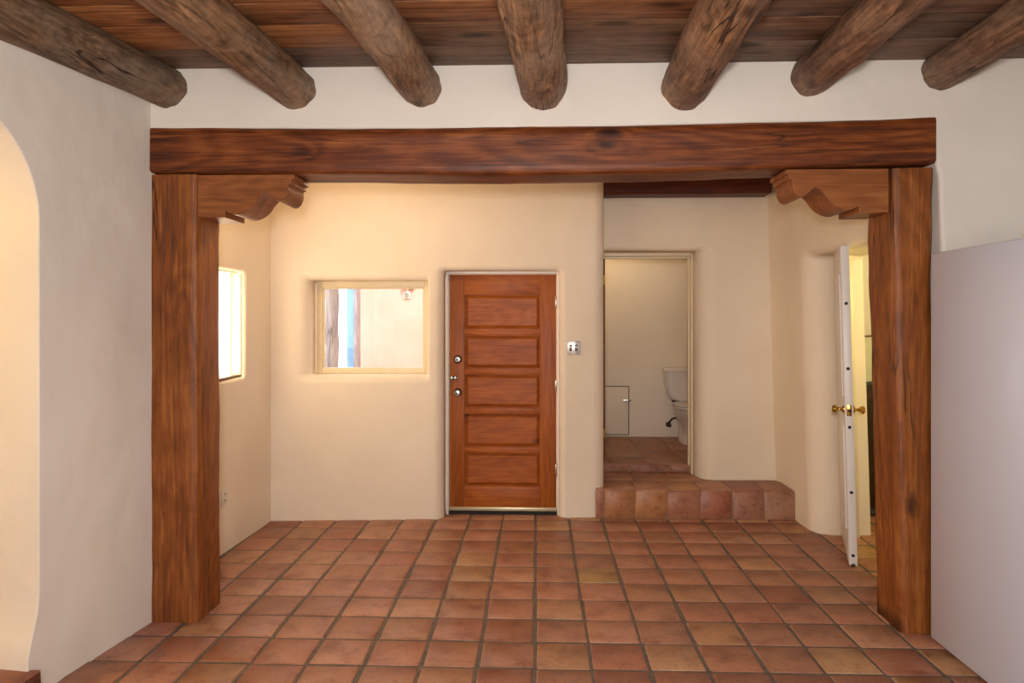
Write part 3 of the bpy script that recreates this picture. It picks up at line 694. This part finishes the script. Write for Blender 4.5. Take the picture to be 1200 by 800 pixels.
bl = empty('bathroom_lamp', (0.75, 7.4, 2.75)); tag(bl, 'round frosted bathroom ceiling lamp', 'lamp')
bm = bmesh.new(); lathe(bm, [(0, 0), (0.09, 0), (0.09, -0.02), (0, -0.02)], (0.75, 7.4, 2.75), (0, 0, 1)); obj('base', bm, CHROME, bl)
bm = bmesh.new(); lathe(bm, [(0.08, -0.02), (0.09, -0.05), (0.07, -0.09), (0.0, -0.105)], (0.75, 7.4, 2.75), (0, 0, 1)); obj('lamp_shade', bm, LAMPGLASS, bl)
light('bathroom_lamp_light', 'POINT', (0.75, 7.4, 2.50), 7, (1.0, 0.78, 0.48), 0.08)

# ---------------------------------------------------------------- open white door to the store room
LEAN = 0.027
hin = Vector((2.385, 5.425)); lat = Vector((2.128, 4.705)); dd = (lat - hin); DW = dd.length
ang = math.atan2(dd.y, dd.x)
Md = Matrix(((1, 0, -LEAN, 0), (0, 1, 0, 0), (0, 0, 1, 0), (0, 0, 0, 1))) @ Matrix.Translation((hin.x, hin.y, 0)) @ Matrix.Rotation(ang, 4, 'Z')
# local x: hinge to latch edge; local -y: towards the far room
d2 = empty('door_2', (hin.x, hin.y, 0)); tag(d2, 'narrow white painted door ajar, seen by its latch edge', 'door', kind='structure')
TH = 0.052
obj('slab', BM((0, DW, -TH, 0, 0.035, 2.165), M=Md, bev=0.003), WHITE, d2)
for za, zb in ((0.25, 0.95), (1.15, 1.98)):
    obj('panel_moulding', BM((0.10, DW - 0.10, -TH - 0.008, -TH + 0.004, za, zb), M=Md, bev=0.004), WHITE, d2)
    obj('panel_moulding', BM((0.10, DW - 0.10, -0.004, 0.008, za, zb), M=Md, bev=0.004), WHITE, d2)
lp = obj('latch_plate', BM((DW - 0.002, DW + 0.003, -TH + 0.010, -0.010, 1.03, 1.105), M=Md, bev=0.001), BRASS, d2)
bm = bmesh.new(); lathe(bm, [(0, 0), (0.011, 0), (0.011, 0.010), (0, 0.012)], Md @ Vector((DW + 0.003, -TH / 2, 1.068)), Md.to_3x3() @ Vector((1, 0, 0)), 12); obj('latch_bolt', bm, DARKM, lp)
for z in (1.78, 1.345, 0.955, 0.52, 0.10):
    bm = bmesh.new(); lathe(bm, [(0, -0.004), (0.011, -0.004), (0.011, 0.002), (0, 0.002)], Md @ Vector((DW, -TH / 2, z)), Md.to_3x3() @ Vector((1, 0, 0)), 10); obj('edge_hole', bm, BLACK, d2)
obj('bottom_bolt', BM((DW - 0.008, DW + 0.004, -TH * 0.72, -TH * 0.28, 0.024, 0.045), M=Md), BLACK, d2)
for sg in (-1, 1):
    y0 = -TH if sg < 0 else 0
    bm = bmesh.new(); lathe(bm, [(0, 0), (0.030, 0), (0.030, 0.006), (0.014, 0.014), (0.010, 0.02), (0.010, 0.034), (0.020, 0.044), (0.027, 0.056), (0.025, 0.068), (0.016, 0.075), (0, 0.076)], Md @ Vector((DW - 0.06, y0, 1.068)), (Md.to_3x3() @ Vector((0, sg, 0))), 20); obj('knob', bm, BRASS, d2)
for z in (1.74, 0.42):
    h_ = obj('hinge', BM((-0.03, 0.004, -TH - 0.006, -TH + 0.004, z, z + 0.10), M=Md), JAMBW, d2)
    obj('hinge_screw', BM(*[(-0.020, -0.012, -TH - 0.008, -TH, z + q, z + q + 0.008) for q in (0.012, 0.046, 0.08)], M=Md), DARKM, h_)
t3 = empty('trim_3', (2.38, 5.0, 0)); tag(t3, 'cream painted frame of the store room doorway', 'trim', kind='structure')
Ms = Matrix(((1, 0, -LEAN, 0), (0, 1, 0, 0), (0, 0, 1, 0), (0, 0, 0, 1)))
for b in ((2.345, 2.475, 5.435, 5.472, -0.01, 2.21), (2.345, 2.475, 4.615, 4.65, -0.01, 2.21), (2.345, 2.475, 4.65, 5.435, 2.185, 2.225)):
    obj('jamb', BM(b, M=Ms, bev=0.003), CREAM, t3)

# things kept in the store room
Mp = Matrix.Translation((2.70, 6.02, 0.012)) @ Matrix.Rotation(math.radians(-9), 4, 'X') @ Matrix.Rotation(math.radians(-3.0), 4, 'Y')
sp = empty('window_screen', (2.9, 6.05, 0)); tag(sp, 'dark green framed screen leaning in the store room', 'screen')
W_, H_ = 0.62, 1.12
for b in ((0, 0.035, 0, 0.025, 0, H_), (W_ - 0.035, W_, 0, 0.025, 0, H_), (0.035, W_ - 0.035, 0, 0.025, 0, 0.035), (0.035, W_ - 0.035, 0, 0.025, H_ - 0.035, H_)):
    obj('frame_rail', BM(b, M=Mp, bev=0.002), GREEN, sp)
obj('mesh_sheet', BM((0.03, W_ - 0.03, 0.010, 0.014, 0.03, H_ - 0.03), M=Mp), DARKM, sp)
Mq = Matrix.Translation((2.62, 6.17, 0.012)) @ Matrix.Rotation(math.radians(-6), 4, 'X') @ Matrix.Rotation(math.radians(-4), 4, 'Y')
fp = empty('framed_panel', (2.9, 6.2, 0)); tag(fp, 'pale panel in a thin brown frame leaning behind the screen', 'panel')
W_, H_ = 0.75, 1.50
obj('sheet', BM((0.01, W_ - 0.01, 0.006, 0.014, 0.01, H_ - 0.01), M=Mq), PALEP, fp)
for b in ((0, 0.018, 0, 0.02, 0, H_), (W_ - 0.018, W_, 0, 0.02, 0, H_), (0.018, W_ - 0.018, 0, 0.02, 0, 0.018), (0.018, W_ - 0.018, 0, 0.02, H_ - 0.018, H_)):
    obj('frame_rail', BM(b, M=Mq), BROWN, fp)
sl = empty('store_room_lamp', (3.1, 4.65, 2.98)); tag(sl, 'bare bulb lamp hanging in the store room', 'lamp')
bm = bmesh.new(); tube(bm, [(3.1, 4.65, 2.98), (3.1, 4.65, 2.28)], 0.005); obj('cord', bm, BLACK, sl)
bm = bmesh.new(); lathe(bm, [(0, 0), (0.05, 0), (0.04, -0.04), (0.02, -0.06), (0, -0.06)], (3.1, 4.65, 2.30), (0, 0, 1)); obj('socket', bm, PLWHITE, sl)
bm = bmesh.new(); lathe(bm, [(0.0, -0.06), (0.016, -0.06), (0.03, -0.10), (0.032, -0.13), (0.02, -0.155), (0, -0.16)], (3.1, 4.65, 2.30), (0, 0, 1)); obj('bulb', bm, LAMPGLASS, sl)
light('store_room_lamp_light', 'POINT', (3.1, 4.65, 2.06), 26, (1.0, 0.86, 0.36), 0.05)

# ---------------------------------------------------------------- refrigerator
rf = empty('refrigerator', (2.45, 3.35, 0)); tag(rf, 'tall plain white refrigerator standing in front of the right timber post', 'refrigerator')
fx0, fx1, fy0, fy1, fz1 = 2.052, 2.80, 2.985, 3.715, 2.02
obj('cabinet', BM((fx0, fx1, fy0, fy1, 0.015, fz1), bev=0.008), FRIDGE, rf)
obj('seal', BM((fx0 + 0.012, fx1 - 0.012, fy0 - 0.014, fy0 + 0.002, 0.10, fz1 - 0.012)), FSEAL, rf)
for za, zb in ((0.10, 1.36), (1.372, fz1 - 0.002)):
    dr = obj('door', BM((fx0, fx1, fy0 - 0.075, fy0 - 0.014, za, zb), bev=0.010), FRIDGE, rf)
    hz = (za + 0.5, zb - 0.06) if za < 1 else (za + 0.05, zb - 0.12)
    bm = bmesh.new(); tube(bm, [(fx1 - 0.06, fy0 - 0.075, hz[0]), (fx1 - 0.06, fy0 - 0.115, hz[0] + 0.03), (fx1 - 0.06, fy0 - 0.115, hz[1] - 0.03), (fx1 - 0.06, fy0 - 0.075, hz[1])], 0.012); obj('handle', bm, FRIDGE, dr)
obj('hinge_cover', BM((fx0 + 0.01, fx0 + 0.09, fy0 - 0.07, fy0 + 0.06, fz1 - 0.002, fz1 + 0.022), bev=0.006), PLWHITE, rf)
obj('toe_grille', BM((fx0 + 0.02, fx1 - 0.02, fy0 - 0.04, fy0, 0.015, 0.09), bev=0.003), FSEAL, rf)
for x in (fx0 + 0.05, fx1 - 0.05):
    for y in (fy0 + 0.05, fy1 - 0.05):
        bm = bmesh.new(); lathe(bm, [(0, 0), (0.02, 0), (0.02, 0.016), (0, 0.016)], (x, y, 0.0), (0, 0, 1), 10); obj('foot', bm, BLACK, rf)

# ---------------------------------------------------------------- added, unseen lamps of the other rooms
cl = empty('added_ceiling_lamp', (-1.25, 4.5, 2.98)); tag(cl, 'added unseen round frosted lamp that warms the far room', 'lamp')
bm = bmesh.new(); lathe(bm, [(0, 0), (0.16, 0), (0.16, -0.02), (0, -0.02)], (-1.25, 4.5, 2.98), (0, 0, 1)); obj('base', bm, BRASS, cl)
bm = bmesh.new(); lathe(bm, [(0.15, -0.02), (0.155, -0.05), (0.12, -0.10), (0.05, -0.125), (0.0, -0.13)], (-1.25, 4.5, 2.98), (0, 0, 1)); obj('lamp_shade', bm, LAMPGLASS, cl)
light('far_room_fill_light', 'POINT', (-1.25, 4.5, 2.70), 17, (1.0, 0.72, 0.42), 0.16)  # added light, out of view above the header, warms the far room
pl_ = empty('added_passage_lamp', (-3.6, 1.9, 2.9)); tag(pl_, 'added round lamp standing in for sunlight in the room beyond the arch', 'lamp')
bm = bmesh.new(); lathe(bm, [(0, 0), (0.14, 0), (0.14, -0.02), (0, -0.02)], (-3.6, 1.9, 2.9), (0, 0, 1)); obj('base', bm, BRASS, pl_)
bm = bmesh.new(); lathe(bm, [(0.13, -0.02), (0.135, -0.05), (0.10, -0.09), (0.0, -0.12)], (-3.6, 1.9, 2.9), (0, 0, 1)); obj('lamp_shade', bm, LAMPGLASS, pl_)
light('passage_fill_light', 'POINT', (-3.6, 1.9, 2.68), 60, (1.0, 0.62, 0.16), 0.12)  # added light standing in for the sunlit room behind the arch
